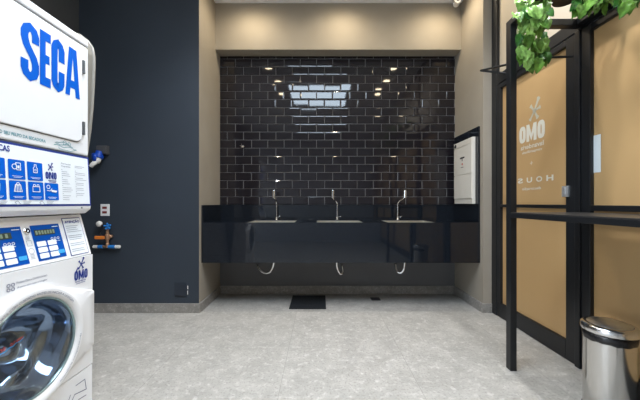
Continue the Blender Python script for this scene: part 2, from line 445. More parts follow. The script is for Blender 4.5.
GP = Plane((PX+.026, 0, 0), (0, -1, 0), (0, 0, 1), 0.0012)     # seen from the room: u = -y
def gy(px): return -PX*300/(px-320)*1.012
d = Decal(GP)
burst(d, -2.562, 1.936, .105); d.build('splash_mark', LOGOG, door)
d = Decal(GP); omo(d, -2.753, -2.441, 1.688, 1.838); d.build('round_letter_mark', LOGOW, door)
d = Decal(GP); d.text('lavanderia', -2.735, -2.455, 1.627, 1.668, .012, mirror=True); d.build('small_lettering', LOGOW, door)
d = Decal(GP); d.text('compartilhada', -2.715, -2.475, 1.582, 1.612, .01, mirror=True); d.build('small_lettering', LOGOW, door)
d = Decal(GP); d.stroke([(-2.615, 1.496), (-2.579, 1.496)], .005); d.stroke([(-2.597, 1.478), (-2.597, 1.514)], .005); d.build('plus_mark', LOGOW, door)
d = Decal(GP)
for ch, a, b in (('H', -2.425, -2.352), ('O', -2.540, -2.470), ('U', -2.656, -2.588), ('S', -2.776, -2.706), ('I', -2.835, -2.825)):
    d.text(ch, a, b, 1.328, 1.374, .03, mirror=True)
d.build('wide_lettering', LOGOW, door)
d = Decal(GP); d.text('decoração', -2.715, -2.485, 1.259, 1.289, .01, mirror=True)
d.build('small_lettering', LOGOW, door)
sidel = root('window_1', 'tan frosted side light in black frame', 'window', (PX, 1.3, 0)); sidel['kind'] = 'structure'; del sidel['category']
obj('frame', frame_bars([(2.005, 2.075, .004, BZ0+.045), (.62, .68, .004, BZ0+.045), (.68, 2.005, .004, .145), (.68, 2.005, BZ0, BZ0+.045), (.68, 2.005, 1.098, 1.135)]), BLKMET, sidel, bevel=.004)
obj('pane', box(PX+.026, PX+.034, .67, 2.01, .14, BZ0+.005), PANE, sidel)
s2 = root('window_2', 'further tan frosted side light in black frame', 'window', (PX, -1, 0)); s2['kind'] = 'structure'; del s2['category']
obj('frame', frame_bars([(.55, .62, .004, BZ0+.045), (-2.6, -2.54, .004, BZ0+.045), (-1.0, -.94, .145, BZ0), (-2.54, .55, .004, .145), (-2.54, .55, BZ0, BZ0+.045), (-2.54, .55, 1.098, 1.135)]), BLKMET, s2, bevel=.004)
obj('pane', box(PX+.026, PX+.034, -2.55, .56, .14, BZ0+.005), PANE, s2)
tr = root('window_3', 'cream frosted transom above the head beam', 'window', (PX, 0, BZ1)); tr['kind'] = 'structure'; del tr['category']
obj('frame', frame_bars([(2.07, 2.12, BZ1, CEIL), (-2.6, 3.065, CEIL-.05, CEIL)], PX+.01, PX+.06), BLKMET, tr, bevel=.004)
obj('pane', box(PX+.030, PX+.038, -2.6, 3.07, BZ1-.005, CEIL-.04), CREAMG, tr)
tag(obj('paper_notice', box(PX+.0235, PX+.0255, 1.955, 2.02-.012, 1.352, 1.60), PAPER), 'blank pale paper notice taped on the tan glass beside the black mullion', 'notice')

# ------------------------------------------------------------------ ceiling lights
lp = root('ceiling_light_panel', 'square white LED panel on the ceiling', 'ceiling light', (-0.03, 0.82, CEIL))
obj('housing', bx(bx(bx(bx(bmesh.new(), -.66, .64, .20, .24, CEIL-.05, CEIL), -.66, .64, 1.56, 1.60, CEIL-.05, CEIL), -.66, -.62, .24, 1.56, CEIL-.05, CEIL), .60, .64, .24, 1.56, CEIL-.05, CEIL), WHITE2, lp)
obj('diffuser', box(-.62, .60, .24, 1.56, CEIL-.035, CEIL-.02), LED, lp)
for i, (x, y) in enumerate(DOWN_XY+ROW_XY):
    if i < 3: lab = ['leftmost', 'middle', 'rightmost'][i]+' of three small round warm ceiling downlights before the lintel'
    else: lab = ['first', 'second', 'third'][(0, 0, 1, 1, 2, 2)[i-3]]+' downlight from the lintel in the '+('left' if x < 0 else 'right')+' ceiling row'
    dl = root('downlight', lab, 'downlight', (x, y, CEIL), 'warm downlights before the lintel' if i < 3 else 'warm downlights over the room')
    obj('rim', lathe(bmesh.new(), [(.066, -.004), (.080, -.008), (.086, 0), (.066, 0), (.066, -.004)], 24, Matrix.Translation((x, y, CEIL))), WHITE2, dl, smooth=True)
    obj('lens', lathe(bmesh.new(), [(0, -.003), (.066, -.003)], 24, Matrix.Translation((x, y, CEIL))), LAMPW, dl)
    L = bpy.data.lights.new('downlight_beam', 'SPOT'); L.energy = DOWN_W if i < 3 else ROW_W; L.color = (1.0, 0.84, 0.60) if i < 3 else (0.97, 0.97, 1.0); L.spot_size = R(165 if i < 3 else 120); L.spot_blend = 1.0; L.shadow_soft_size = .03
    lo = bpy.data.objects.new('downlight_beam', L); COL.objects.link(lo); lo.parent = dl; lo.location = (0, 0, -.03)

# ------------------------------------------------------------------ counter with basins
CZ, CB, CF, CBK = 0.94, 0.51, 3.207, 3.806
BAS = [(-.80, -.276), (-.036, .468), (.735, 1.26)]
BY0, BY1 = 3.238, 3.66
IN = .002
ct = root('washing_counter', 'long glossy black granite washing counter with deep apron and three steel basins', 'counter', (0, 3.5, CB))
bm = bmesh.new()
xs = [NL+IN] + [v for b in BAS for v in b] + [XR-IN]
th = .03
bx(bm, NL+IN, XR-IN, CF, BY0, CZ-th, CZ); bx(bm, NL+IN, XR-IN, BY1, CBK, CZ-th, CZ)
for i in range(0, len(xs), 2): bx(bm, xs[i], xs[i+1], BY0, BY1, CZ-th, CZ)
obj('worktop', bm, GRAN, ct)
obj('apron', box(NL+IN, XR-IN, CF, CF+.025, CB, CZ-th), GRAN, ct)
obj('backsplash', box(NL+IN, XR-IN, CBK-.021, CBK, CZ, 1.127), GRAN, ct)
obj('left_splash', box(NL+IN, NL+.02, CF+.0, CBK-.021, CZ, 1.127), GRAN, ct)
for a, b in BAS:
    bm = bmesh.new(); zt, zb = CZ-.004, CZ-.19; k = .0015
    bx(bm, a, a+.012, BY0, BY1, zb, zt); bx(bm, b-.012, b, BY0, BY1, zb, zt)
    bx(bm, a+.012, b-.012, BY0, BY0+.012, zb, zt); bx(bm, a+.012, b-.012, BY1-.012, BY1, zb, zt); bx(bm, a+.012, b-.012, BY0+.012, BY1-.012, zb, zb+.012)
    obj('basin', bm, STEEL, ct)
# side slab of the right wall
struct(obj('trim_3', box(XR-.02, XR-.001, CF, CBK-.022, CZ+.001, 1.972), GRAN, bevel=.002), 'tall black granite slab on the right side of the recess')

# faucets
FX = [(-.538, -.02, .965), (.212, -.062, .975), (.962, .062, .97)]
for i, (x, dx, _) in enumerate(FX):
    lab = ['leftmost of three slim chrome faucets, its head turned nearly straight forward', 'middle of three slim chrome faucets, its neck bent to the left', 'rightmost of three slim chrome faucets, its neck bent to the right'][i]
    fy = 3.715
    fr = root('faucet', lab, 'faucet', (x, fy, CZ), 'chrome faucets along the counter')
    obj('base', lathe(bmesh.new(), [(0, 0), (.024, 0), (.024, .008), (.015, .014), (.013, .04), (0, .042)], 20, Matrix.Translation((x, fy, CZ))), CHROME, fr, smooth=True)
    obj('neck', tube(bmesh.new(), smooth_path([(x, fy, CZ+.03), (x, fy, CZ+.14), (x, fy, CZ+.20), (x+dx*.3, fy-.02, CZ+.235), (x+dx*.8, fy-.06, CZ+.262), (x+dx, fy-.09, CZ+.30)]), .0072, 10), CHROME, fr, smooth=True)
    hx = x+dx*1.1
    obj('spout', cyl(bmesh.new(), (hx-dx*.12, fy-.095, CZ+.272), (hx+dx*(-.18 if i < 2 else -.1), fy-.10, CZ+.365), .019, .017, 20), CHROME, fr, smooth=False, bevel=.003)
    obj('lever', tube(bmesh.new(), [(x+.01, fy, CZ+.035), (x+.05, fy-.01, CZ+.046)], .004, 8), CHROME, fr, smooth=True)

# waste hoses below
def hose(name, lab, pts):
    r = root(name, lab, 'pipe', pts[0], 'chrome waste traps under the counter')
    P = smooth_path(pts, 14)
    obj('corrugated_tube', tube(bmesh.new(), P, .013, 10, lambda i: .0150 if i % 2 else .0125), CHROME, r, smooth=True)
    e = Vector(pts[-1])
    obj('wall_flange', lathe(bmesh.new(), [(.014, 0), (.032, 0), (.030, .008), (.014, .012)], 18, axis_m((e.x, YB-.001, e.z), (0, -1, 0))), CHROME, r, smooth=True)
hose('drain_trap', 'leftmost chrome waste trap under the apron, curving far to the left', [(-.54, 3.49, .765), (-.535, 3.49, .50), (-.57, 3.49, .36), (-.65, 3.50, .335), (-.72, 3.53, .385), (-.75, 3.60, .42), (-.74, 3.70, .42), (-.735, 3.814, .42)])
hose('drain_trap', 'middle chrome waste trap under the apron, near the mat', [(.20, 3.49, .765), (.195, 3.49, .52), (.20, 3.49, .40), (.235, 3.50, .325), (.268, 3.53, .34), (.265, 3.60, .40), (.255, 3.70, .42), (.25, 3.814, .42)])
hose('drain_trap', 'rightmost chrome waste trap under the apron, hooked to the left', [(.985, 3.49, .765), (.985, 3.49, .50), (.975, 3.49, .38), (.935, 3.50, .335), (.90, 3.53, .36), (.905, 3.60, .42), (.915, 3.70, .43), (.92, 3.814, .43)])

tag(obj('floor_mat', box(-.337, .066, 3.255, 3.71, -.003, .009), RUBBER, bevel=.003), 'small black rubber mat on the floor under the counter', 'mat')
dr = root('floor_drain', 'small dark slotted floor drain under the counter, right of the mat', 'drain', (.665, 3.60, 0))
bm = bmesh.new(); bx(bm, .61, .72, 3.55, 3.65, -.003, .000)
obj('cover', bm, RUBBER, dr)
bm = bmesh.new()
for i in range(5): bx(bm, .618+i*.02, .632+i*.02, 3.555, 3.645, .0, .004)
obj('grate', bm, INK, dr)

# chrome wall outlet on the tiles
oy = YB-.0136
so = root('water_outlet', 'small chrome water outlet on the black tiles, left of the faucets', 'tap', (-.98, oy, 1.866))
obj('flange', lathe(bmesh.new(), [(0, 0), (.022, 0), (.018, .008), (.009, .01), (.009, .05), (0, .05)], 18, axis_m((-.98, oy, 1.866), (0, -1, 0))), CHROME, so, smooth=True)
obj('handle', bx(bx(bmesh.new(), -1.005, -.955, oy-.056, oy-.046, 1.862, 1.87), -.984, -.976, oy-.056, oy-.046, 1.835, 1.892), CHROME, so, bevel=.002)

# white board on the right slab
WX = XR-.02
wb = root('notice_cabinet', 'narrow white wall cabinet set against the black slab at the right end of the counter', 'cabinet', (WX, 3.47, 1.14))
obj('case', box(WX-.035, WX, 3.265, 3.70, 1.141, 1.873), CREAM, wb, bevel=.004)
obj('upper_door', box(WX-.043, WX-.035, 3.27, 3.695, 1.478, 1.80), CREAM, wb, bevel=.003)
obj('lower_door', box(WX-.043, WX-.035, 3.27, 3.695, 1.20, 1.472), CREAM, wb, bevel=.003)
obj('top_fascia', box(WX-.043, WX-.035, 3.27, 3.695, 1.806, 1.868), CREAM, wb, bevel=.003)
CP = Plane((WX-.043, 0, 0), (0, -1, 0), (0, 0, 1))
d = Decal(CP)
d.disc(-3.655, 1.835, .028, 16, ry=.022); d.build('round_badge', INK, wb)
d = Decal(CP); d.poly([(-3.535, 1.664), (-3.488, 1.664), (-3.488, 1.635), (-3.472, 1.635), (-3.472, 1.664), (-3.425, 1.664), (-3.425, 1.682), (-3.535, 1.682)]); d.build('printed_notice', INK, wb)
d = Decal(CP); d.rect(-3.51, -3.45, 1.560, 1.567); d.build('small_print', INK, wb)
d = Decal(CP); d.disc(-3.48, 1.600, .013); d.build('red_symbol', REDTX, wb)

# camera on the ceiling corner
cc = root('security_camera', 'small white bullet security camera on the ceiling at the right end of the lintel', 'camera', (1.60, 3.52, CEIL))
obj('mount', lathe(bmesh.new(), [(0, 0), (.035, 0), (.033, -.012), (.012, -.02), (.012, -.045), (0, -.05)], 20, Matrix.Translation((1.61, 3.54, CEIL))), WHITE2, cc, smooth=True)
obj('body', lathe(bmesh.new(), [(0, 0), (.034, 0), (.036, .01), (.036, .10), (.040, .105), (.040, .125), (.030, .127), (.028, .12), (0, .12)], 24, axis_m((1.625, 3.58, CEIL-.055), (-.25, -1, -.16))), WHITE2, cc, smooth=False, bevel=.002)
obj('lens', lathe(bmesh.new(), [(0, .004), (.010, .003), (.015, 0)], 18, axis_m(Vector((1.625, 3.58, CEIL-.055))+Vector((-.25, -1, -.16)).normalized()*.121, (-.25, -1, -.16))), INK, cc, smooth=True)

# ------------------------------------------------------------------ fittings on the navy wall
def wx(px, Y=YF): return (px-320)*Y/300
def wz(py, Y=YF): return 1.15-(py-203)*Y/300
so = root('power_outlet', 'white double power outlet plate with two dark red sockets on the navy wall', 'outlet', (wx(105.4), YF, wz(210)))
x, z = wx(105.4), wz(210)
obj('plate', box(x-.047, x+.047, YF-.009, YF, z-.062, z+.062), WHITE2, so, bevel=.004)
for dz in (.024, -.024):
    obj('socket', box(x-.026, x+.022, YF-.0115, YF-.009, z+dz-.012, z+dz+.012), SOCKR, so, bevel=.003)

x, z = wx(103.5), wz(150.5)
ip = root('industrial_socket', 'blue and grey industrial power socket with a white plug on the navy wall', 'socket', (x, YF, z))
obj('back_box', bx(bx(bmesh.new(), x-.040, x+.065, YF-.05, YF, z-.045, z+.045), x-.036, x+.06, YF-.06, YF-.05, z-.04, z+.035), CEEG, ip, bevel=.008)
dirv = Vector((-.10, -.25, -.95)).normalized(); p0 = Vector((x-.005, YF-.045, z-.02))
obj('blue_collar', lathe(bmesh.new(), [(0, 0), (.036, 0), (.036, .035), (.045, .04), (.045, .07), (.038, .074), (0, .074)], 26, axis_m(p0, dirv)), CEEB, ip, bevel=.002)
p1 = p0+dirv*.072
obj('hinged_cap', lathe(bmesh.new(), [(0, 0), (.042, 0), (.046, .008), (.042, .022), (0, .026)], 24, axis_m((x-.025, YF-.085, z-.085), (-.6, -.8, -.05))), CEEB, ip, smooth=True)
obj('white_plug', tube(bmesh.new(), smooth_path([p1, p1+dirv*.03, p1+Vector((-.022, -.035, -.065)), p1+Vector((-.045, -.035, -.09))], 6), .034, 18, lambda i: .031 if i < 8 else .026-.0004*i), PVCW, ip, smooth=True)

# water valve assembly
vz = wz(246.3); yv = YF-.045
yv = YF-.03
va = root('water_valve', 'copper water tap assembly with blue fittings and orange lever on the navy wall', 'valve', (wx(109), YF, vz))
xa, xb, xm = wx(95.5), wx(122), wx(109.5)
obj('cross_pipe', tube(bmesh.new(), [(xa+.03, yv, vz+.002), (xb-.03, yv, vz-.002)], .014, 16), BRASS, va, smooth=True)
for a, b in ((xa+.05, xa+.10), (xb-.12, xb-.05)):
    obj('blue_fitting', cyl(bmesh.new(), (a, yv, vz), (b, yv, vz), .018, .019, 18), VALVEB, va, bevel=.003)
for a, b in ((xa, xa+.05), (xb-.05, xb)):
    obj('white_cap', cyl(bmesh.new(), (a, yv, vz), (b, yv, vz), .016, .017, 18), PVCW, va, bevel=.004)
obj('riser', lathe(bmesh.new(), [(0, -.01), (.018, -.01), (.018, .03), (.014, .035), (.014, .07), (.022, .075), (.024, .09), (.022, .125), (.014, .13), (.014, .20), (0, .20)], 16, Matrix.Translation((xm, yv, vz))), BRASS, va, smooth=False, bevel=.002)
obj('wall_elbow', tube(bmesh.new(), [(xm+.02, yv-.0, vz+.105), (xm+.025, YF-.001, vz+.105)], .018, 14), BRASS, va, smooth=True)
bm = bmesh.new()
cyl(bm, (xm+.01, yv-.005, vz+.195), (xm+.022, yv-.02, vz+.225), .022, .020, 16)
for k in range(5):
    a = 2*math.pi*k/5+.4
    cyl(bm, (xm+.018, yv-.015, vz+.214), (xm+.018+.038*math.cos(a), yv-.03, vz+.214+.034*math.sin(a)), .010, .009, 10)
obj('blue_handle', bm, VALVEB, va, bevel=.002)
obj('orange_lever', bx(bmesh.new(), wx(99.5), xm-.005, yv-.045, yv-.03, wz(238.5), wz(235.2)), ORANGE, va, bevel=.006)
kx, kz = wx(103.5), wz(223.8)
obj('white_knob', lathe(bmesh.new(), [(0, 0), (.020, 0), (.028, .008), (.030, .024), (.024, .034), (0, .038)], 20, axis_m((kx, YF-.04, kz), (-.1, -1, .2))), PVCW, va, smooth=True)
obj('knob_stem', cyl(bmesh.new(), (kx, YF, kz-.004), (kx, YF-.042, kz-.001), .012, .012, 12), INK, va, smooth=True)
obj('black_hose', tube(bmesh.new(), smooth_path([(kx-.065, YF-.03, kz-.018), (kx-.02, YF-.045, kz-.005), (kx+.02, YF-.06, kz-.01), (xm+.0, yv-.015, vz+.215), (xm-.01, yv-.02, vz+.18), (kx+.03, YF-.05, kz-.06), (kx-.0, YF-.05, kz-.085), (kx+.01, YF-.05, kz-.12), (xm-.02, yv-.02, vz+.095)], 8), .006, 8), INK, va, smooth=True)

x, z = wx(181), wz(289.5)
ac = root('cover_plate', 'navy square cover plate low on the navy wall above the skirting', 'cover plate', (x, YF, z))
obj('plate', box(x-.062, x+.062, YF-.012, YF, z-.066, z+.066), mat('navy_plastic', (.022, .029, .042), .35), ac, bevel=.004)
d = Decal(Plane((0, YF, 0), (1, 0, 0), (0, 0, 1)))
d.rect(x+.067, x+.076, z+.005, z+.04); d.rect(x+.067, x+.074, z-.052, z-.012); d.build('white_mark', PVCW, ac)

# ------------------------------------------------------------------ stacked machines
Y0, Y1, XB = .897, 1.583, -1.98
DXF, WXF = -1.222, -1.200
# washer
wm = root('washing_machine', 'white front-loading washing machine with sloping blue control panels under the dryer', 'washing machine', (-1.6, 1.24, 0))
bm = box(XB, WXF, Y0, Y1, .308, .880)
fr_ = [f for f in bm.faces if all(abs(v.co.x-WXF) < 1e-6 for v in f.verts)][0]
cs_ = sorted(fr_.verts, key=lambda v: math.atan2(v.co.z-.548, v.co.y-1.24) % (2*math.pi))
bmesh.ops.delete(bm, geom=[fr_], context='FACES_ONLY')
NH = 72; hr = [bm.verts.new((WXF, 1.24+.204*math.cos(2*math.pi*i/NH), .548+.204*math.sin(2*math.pi*i/NH))) for i in range(NH)]
def corner_of(a): return int((a+1e-6)//(math.pi/2)) % 4
for i in range(NH):
    j = (i+1) % NH
    k0, k1 = corner_of(2*math.pi*i/NH), corner_of(2*math.pi*j/NH)
    bm.faces.new((hr[i], hr[j], cs_[k0]))
    if k0 != k1: bm.faces.new((hr[j], cs_[k1], cs_[k0]))
obj('body', bm, WHITE, wm)
obj('kick_panel', box(XB, WXF, Y0, Y1, .03, .302), WHITE, wm, bevel=.005)
obj('seam', box(XB+.01, WXF-.008, Y0+.008, Y1-.008, .30, .312), GASKET, wm)
for fx in (XB+.06, WXF-.07):
    for fy in (Y0+.06, Y1-.06):
        obj('foot', lathe(bmesh.new(), [(0, 0), (.028, 0), (.028, .01), (.012, .014), (.012, .032), (0, .032)], 16, Matrix.Translation((fx, fy, 0))), GASKET, wm)
CT, CBm = (-1.262, 1.090), (-1.206, .886)
obj('console', prism_y(bmesh.new(), [CT, (XB, 1.090), (XB, .882), (-1.206, .882), CBm], Y0, Y1), WHITE, wm, bevel=.005)
up = Vector((CT[0]-CBm[0], 0, CT[1]-CBm[1])); ul = up.length
WC = Plane((CBm[0], 0, CBm[1]), (0, 1, 0), up, .0014)      # v from 0 at the bottom to ul at the top
def control(u0, u1, name):
    pn = obj(name, bmesh.new(), BLUE2, wm)
    dd = Decal(WC); dd.rect(u0, u1, .012, .172)
    pn.data.clear_geometry(); pn.data.from_pydata([tuple(p) for p in dd.v], [], dd.f); pn.data.update()
    W = u1-u0
    d = Decal(WC); d.rect(u0+.012, u0+W*.78, .125, .150, 2); d.build('display', SCREEN, pn)
    d = Decal(WC)
    for i in range(7): d.rect(u0+.016+i*.0145*W/.15, u0+.026+i*.0145*W/.15, .129, .146, 3)
    d.build('digits', DIGIT, pn)
    d = Decal(WC)
    for i in range(2 if W < .18 else 3):
        for j in range(3):
            a = u0+.010+i*.052
            d.rrect(a, a+.044, .022+j*.027, .044+j*.027, .004, 2)
    d.build('buttons', SHEET, pn)
    d = Decal(WC)
    for i in range(3): d.ring(u0+W*.62+i*.016, .104, .0052, .0022, 10, 2)
    for i in range(3): d.rect(u0+W*.60+i*.016, u0+W*.60+.011+i*.016, .090, .0925, 2)
    d.build('white_icons', SHEET, pn); d = Decal(WC)
    d.rect(u1-.040, u1-.008, .158, .161, 2)
    d.build('panel_caption', SHEET, pn)
    d = Decal(WC); d.rrect(u1-.040, u1-.006, .030, .048, .003, 2); d.build('start_key', LTBLUE, pn)
control(1.045, 1.250, 'control_panel'); control(1.290, 1.432, 'control_panel')
# lock and printed icons between the panels
lk = obj('lock', lathe(bmesh.new(), [(0, 0), (.014, 0), (.014, .006), (.010, .009), (.004, .009), (.004, .006), (0, .006)], 20, axis_m(WC(1.270, .150, 0), WC.n)), CHROME, wm, smooth=False)
d = Decal(WC); d.ring(1.270, .062, .012, .0018, 16); d.stroke([(1.260, .085), (1.280, .085), (1.280, .108), (1.260, .108)], .0018, 1, True)
for i in range(4): d.rect(1.260, 1.279, .028+i*.006, .030+i*.006)
for i in range(3): d.rect(1.259, 1.277, .114+i*.005, .1158+i*.005)
d.build('printed_icons', GREYTX, wm)
cd = Decal(WC); cd.rect(1.455, 1.566, .006, .196); card = cd.build('instruction_card', DKBLUE, wm)
d = Decal(WC); d.rect(1.4585, 1.5625, .0095, .1925, 2); d.build('card_face', SHEET, card)
d = Decal(WC); d.text('ATENÇÃO', 1.466, 1.555, .166, .184, .03, 3); d.build('card_heading', DKBLUE, card)
d = Decal(WC)
for i in range(14):
    if i in (4, 8, 11): continue
    d.rect(1.466, 1.466+random.uniform(.055, .088), .153-i*.0098, .1555-i*.0098, 3)
d.build('card_lines', GREYTX, card)
# front decals
WF = Plane((WXF, 0, 0), (0, 1, 0), (0, 0, 1))
d = Decal(WF); burst(d, 1.506, .843, .033); omo(d, 1.464, 1.548, .768, .815); d.stroke([(1.474, .812), (1.488, .832)], .007)
d.text('lavanderia', 1.470, 1.535, .758, .767, .01); d.text('compartilhada', 1.474, 1.532, .747, .755, .01); d.build('round_letter_mark', DKBLUE, wm)
d = Decal(WF); d.text('Produto Omo e Comfort incluso', 1.185, 1.318, .829, .839, .006); d.text('A porta abre após a lavagem', 1.188, 1.318, .809, .819, .006)
for a in range(4):
    d.ring(1.163+.012*math.cos(R(45+90*a)), .822+.012*math.sin(R(45+90*a)), .006, .003, 8)
d.build('small_notice', SLATE, wm)
KP = Plane((WXF, 0, 0), (0, 1, 0), (0, 0, 1))
# LAVA in thin outline, lying on its side like the photograph
d = Decal(KP)
def outl(pts): d.stroke(pts, .0036, 1, False)
outl([(1.472, .253), (1.529, .252), (1.539, .196), (1.466, .214), (1.452, .197), (1.447, .150), (1.447, .06)])
outl([(1.539, .166), (1.490, .174), (1.480, .155), (1.480, .06)]); outl([(1.539, .135), (1.539, .06)])
outl([(1.442, .228), (1.424, .196), (1.37, .235), (1.37, .06)]); outl([(1.424, .196), (1.424, .06)])
outl([(1.10, .230), (1.10, .08), (1.17, .08)]); outl([(1.20, .08), (1.235, .230), (1.27, .08)]); outl([(1.213, .13), (1.257, .13)]); outl([(1.285, .230), (1.315, .08), (1.345, .230)])
d.build('outlined_lettering', SLATE, wm)
# door moulding
cy, cz, RR = 1.24, .548, .25
def outline(th):
    c, s = math.cos(th), math.sin(th)
    best = 9
    hw = Y1-cy
    a = R(70); nx, nz = math.cos(a), math.sin(a)
    if abs(c) > 1e-9: best = min(best, hw/abs(c))
    den = abs(c)*nx+abs(s)*nz
    if den > 1e-9:
        rt = RR/den
        ang = math.atan2(abs(s), abs(c))
        rr = rt if ang < a else RR
        best = min(best, rr)
    return best
N = 144; bm = bmesh.new(); rings = []
prof = [('o', 1.0, 0.0), ('o', 1.0, .006), ('o', .985, .012), ('b', .55, .016), ('r', .246, .030), ('r', .236, .034), ('r', .213, .030), ('r', .205, .022), ('r', .203, .0)]
corner = [math.atan2(.141, .343), math.pi-math.atan2(.141, .343), math.pi+math.atan2(.141, .343), -math.atan2(.141, .343)]
ths = sorted(set([2*math.pi*i/N for i in range(N)] + [c % (2*math.pi) for c in corner]))
for kind, q, hx in prof:
    ring = []
    for th in ths:
        ro = outline(th)
        if kind == 'o': r = ro*q
        elif kind == 'b': r = .246+(ro*.985-.246)*q if ro*.985 > .248 else .2465
        else: r = q
        if kind == 'r' and q == .246: r = min(r, .2455)
        ring.append(bm.verts.new((WXF+hx, cy+r*math.cos(th), cz+r*math.sin(th))))
    rings.append(ring)
for a, b in zip(rings, rings[1:]):
    for i in range(len(ths)): bm.faces.new((a[i], a[(i+1) % len(ths)], b[(i+1) % len(ths)], b[i]))
dm = obj('door', bm, WHITE, wm, smooth=True)
es = dm.modifiers.new('es', 'EDGE_SPLIT'); es.split_angle = R(50)
MX = axis_m((WXF, cy, cz), (1, 0, 0))
bz = obj('bezel', lathe(bmesh.new(), [(.205, .020), (.202, .025), (.197, .022), (.195, .004), (.204, .0), (.205, .02)], 72, MX), BEZEL, dm, smooth=True)
gl = obj('glass', lathe(bmesh.new(), [(.196, .012), (.18, .018), (.14, .024), (.08, .028), (0, .029)], 72, MX), GLASS, dm, smooth=True)
g2 = gl.modifiers.new('solid', 'SOLIDIFY'); g2.thickness = .006
bm = bmesh.new(); rings = []; NB = 96
for r_, x_ in ((.195, .004), (.186, -.006), (.176, -.03), (.168, -.06), (.155, -.075), (.140, -.08), (.128, -.095), (.115, -.13), (.095, -.145), (.07, -.15), (.045, -.15), (.02, -.15)):
    ring = []
    for i in range(NB):
        a_ = 2*math.pi*i/NB; q = 1-r_/.195
        wv_ = 1+.16*min(1, q*4)*math.sin(2*a_+.8)*(1 if r_ < .18 else .3)+.05*min(1, q*3)*math.sin(5*a_)
        ring.append(bm.verts.new((WXF+x_+.016*min(1, q*3)*math.sin(3*a_+r_*40), cy+r_*math.cos(a_)*wv_-.02*q, cz+r_*math.sin(a_)*wv_)))
    rings.append(ring)
for a, b in zip(rings, rings[1:]):
    for i in range(NB): bm.faces.new((a[i], a[(i+1) % NB], b[(i+1) % NB], b[i]))
bm.faces.new(rings[-1])
obj('glass_bowl', bm, mat('smoked_bowl', (.27, .33, .43), .09, metal=.9, bump=.15, bscale=9), dm, smooth=True)
d = Decal(WF)
d.arc_text('FECHE A PORTA COM CUIDADO ANTES DE INICIAR A LAVAGEM', cy, cz, .224, 150, 38, .010, lambda r: .0345); d.build('ring_lettering', SLATE, dm); d = Decal(WF)
d.arc_text('lavanderia compartilhada', cy, cz, .224, -62, -8, .010, lambda r: .0345)
d.build('ring_lettering', SLATE, dm)
DG = Plane((WXF+.029, 0, 0), (0, 1, 0), (0, 0, 1), .001)
def ozone(t):
    d = Decal(DG)
    for ch, a, b, v in t:
        f = lambda u: 1.098+(u-1.105)*.62
        d.text(ch, f(a), f(b), v-.006, v+.006, .015)
    d.build('red_lettering', REDTX, gl)
ozone((('S', 1.105, 1.119, .607), ('E', 1.123, 1.134, .609)))
ozone((('O', 1.160, 1.176, .613), ('Z', 1.180, 1.192, .615), ('a', 1.198, 1.208, .617), ('n', 1.211, 1.220, .619), ('m', 1.223, 1.236, .620), ('i', 1.239, 1.242, .622)))
d = Decal(DG); d.stroke([(1.092+.0041*i, .592+.0011*i+.002*math.sin(i*.9)) for i in range(24)], .003); d.build('blue_wave', LTBLUE, gl)

# dryer
dy = root('clothes_dryer', 'white clothes dryer with large blue lettering stacked on the washing machine', 'dryer', (-1.6, 1.24, 1.095))
obj('body', box(XB, DXF, Y0, Y1, 1.398, 1.960), WHITE, dy, bevel=.006)
obj('top_cap', box(XB, DXF+.002, Y0, Y1, 1.966, 2.004), WHITE, dy, bevel=.008)
obj('seam', box(XB+.01, DXF-.005, Y0+.006, Y1-.006, 1.956, 1.970), GASKET, dy); obj('seam', box(XB+.01, DXF-.006, Y0+.006, Y1-.006, 1.385, 1.402), GASKET, dy)
SB = (-1.208, 1.135)
obj('lower_housing', prism_y(bmesh.new(), [(-1.222, 1.390), SB, (-1.209, 1.118), (-1.238, 1.096), (XB, 1.096), (XB, 1.390)], Y0, Y1), WHITE, dy, bevel=.004)
# door of the dryer
def rr_poly(u0, u1, v0, v1, r):
    pts = []
    for cx, c2, a in ((u1-r, v0+r, -90), (u1-r, v1-r, 0), (u0+r, v1-r, 90), (u0+r, v0+r, 180)):
        for i in range(7): pts.append((cx+r*math.cos(R(a+15*i)), c2+r*math.sin(R(a+15*i))))
    return pts
dd = obj('door', prism_x(bmesh.new(), rr_poly(.96, 1.535, 1.458, 1.912, .04), DXF-.004, DXF+.007), WHITE, dy, bevel=.004)
sh = obj('door_gap', prism_x(bmesh.new(), rr_poly(.957, 1.538, 1.454, 1.915, .042), DXF-.004, DXF+.0012), GASKET, dy)
for za in (1.815, 1.50):
    obj('hinge', box(DXF+.001, DXF+.011, 1.5375, 1.549, za, za+.068), GASKET, dd, bevel=.002)
DF = Plane((DXF+.007, 0, 0), (0, 1, 0), (0, 0, 1))
zb = 1.664
LH = 1.045
ob = Decal(DF)
def toW(pts, u, v): return [(u+a*1.06, v+b*LH) for a, b in pts]
ob.stroke(toW([(.059,.155),(.059,.185),(.052,.203),(.0365,.213),(.021,.203),(.014,.185),(.014,.165),(.022,.138),(.050,.095),(.059,.068),(.059,.043),(.052,.025),(.0365,.015),(.021,.025),(.014,.043),(.014,.078)], 1.218, zb), .033)
ob.build('lettering', BLUE, dd)
E = [(0,0),(1,0),(1,.17),(.52,.17),(.52,.42),(.88,.42),(.88,.58),(.52,.58),(.52,.83),(1,.83),(1,1),(0,1)]
holed(DF, [(1.300+.053*a, zb+.002+.230*LH*b) for a, b in E], [], 'lettering', BLUE, dd)
ob = Decal(DF); ob.stroke(toW([(.051,.135),(.051,.188),(.044,.206),(.033,.214),(.022,.206),(.015,.188),(.015,.042),(.022,.024),(.033,.016),(.044,.024),(.051,.042),(.051,.092)], 1.356, zb+.002), .0325)
ob.build('lettering', BLUE, dd)
A = [(0,0),(.30,0),(.345,.17),(.655,.17),(.70,0),(1,0),(.76,1),(.24,1)]
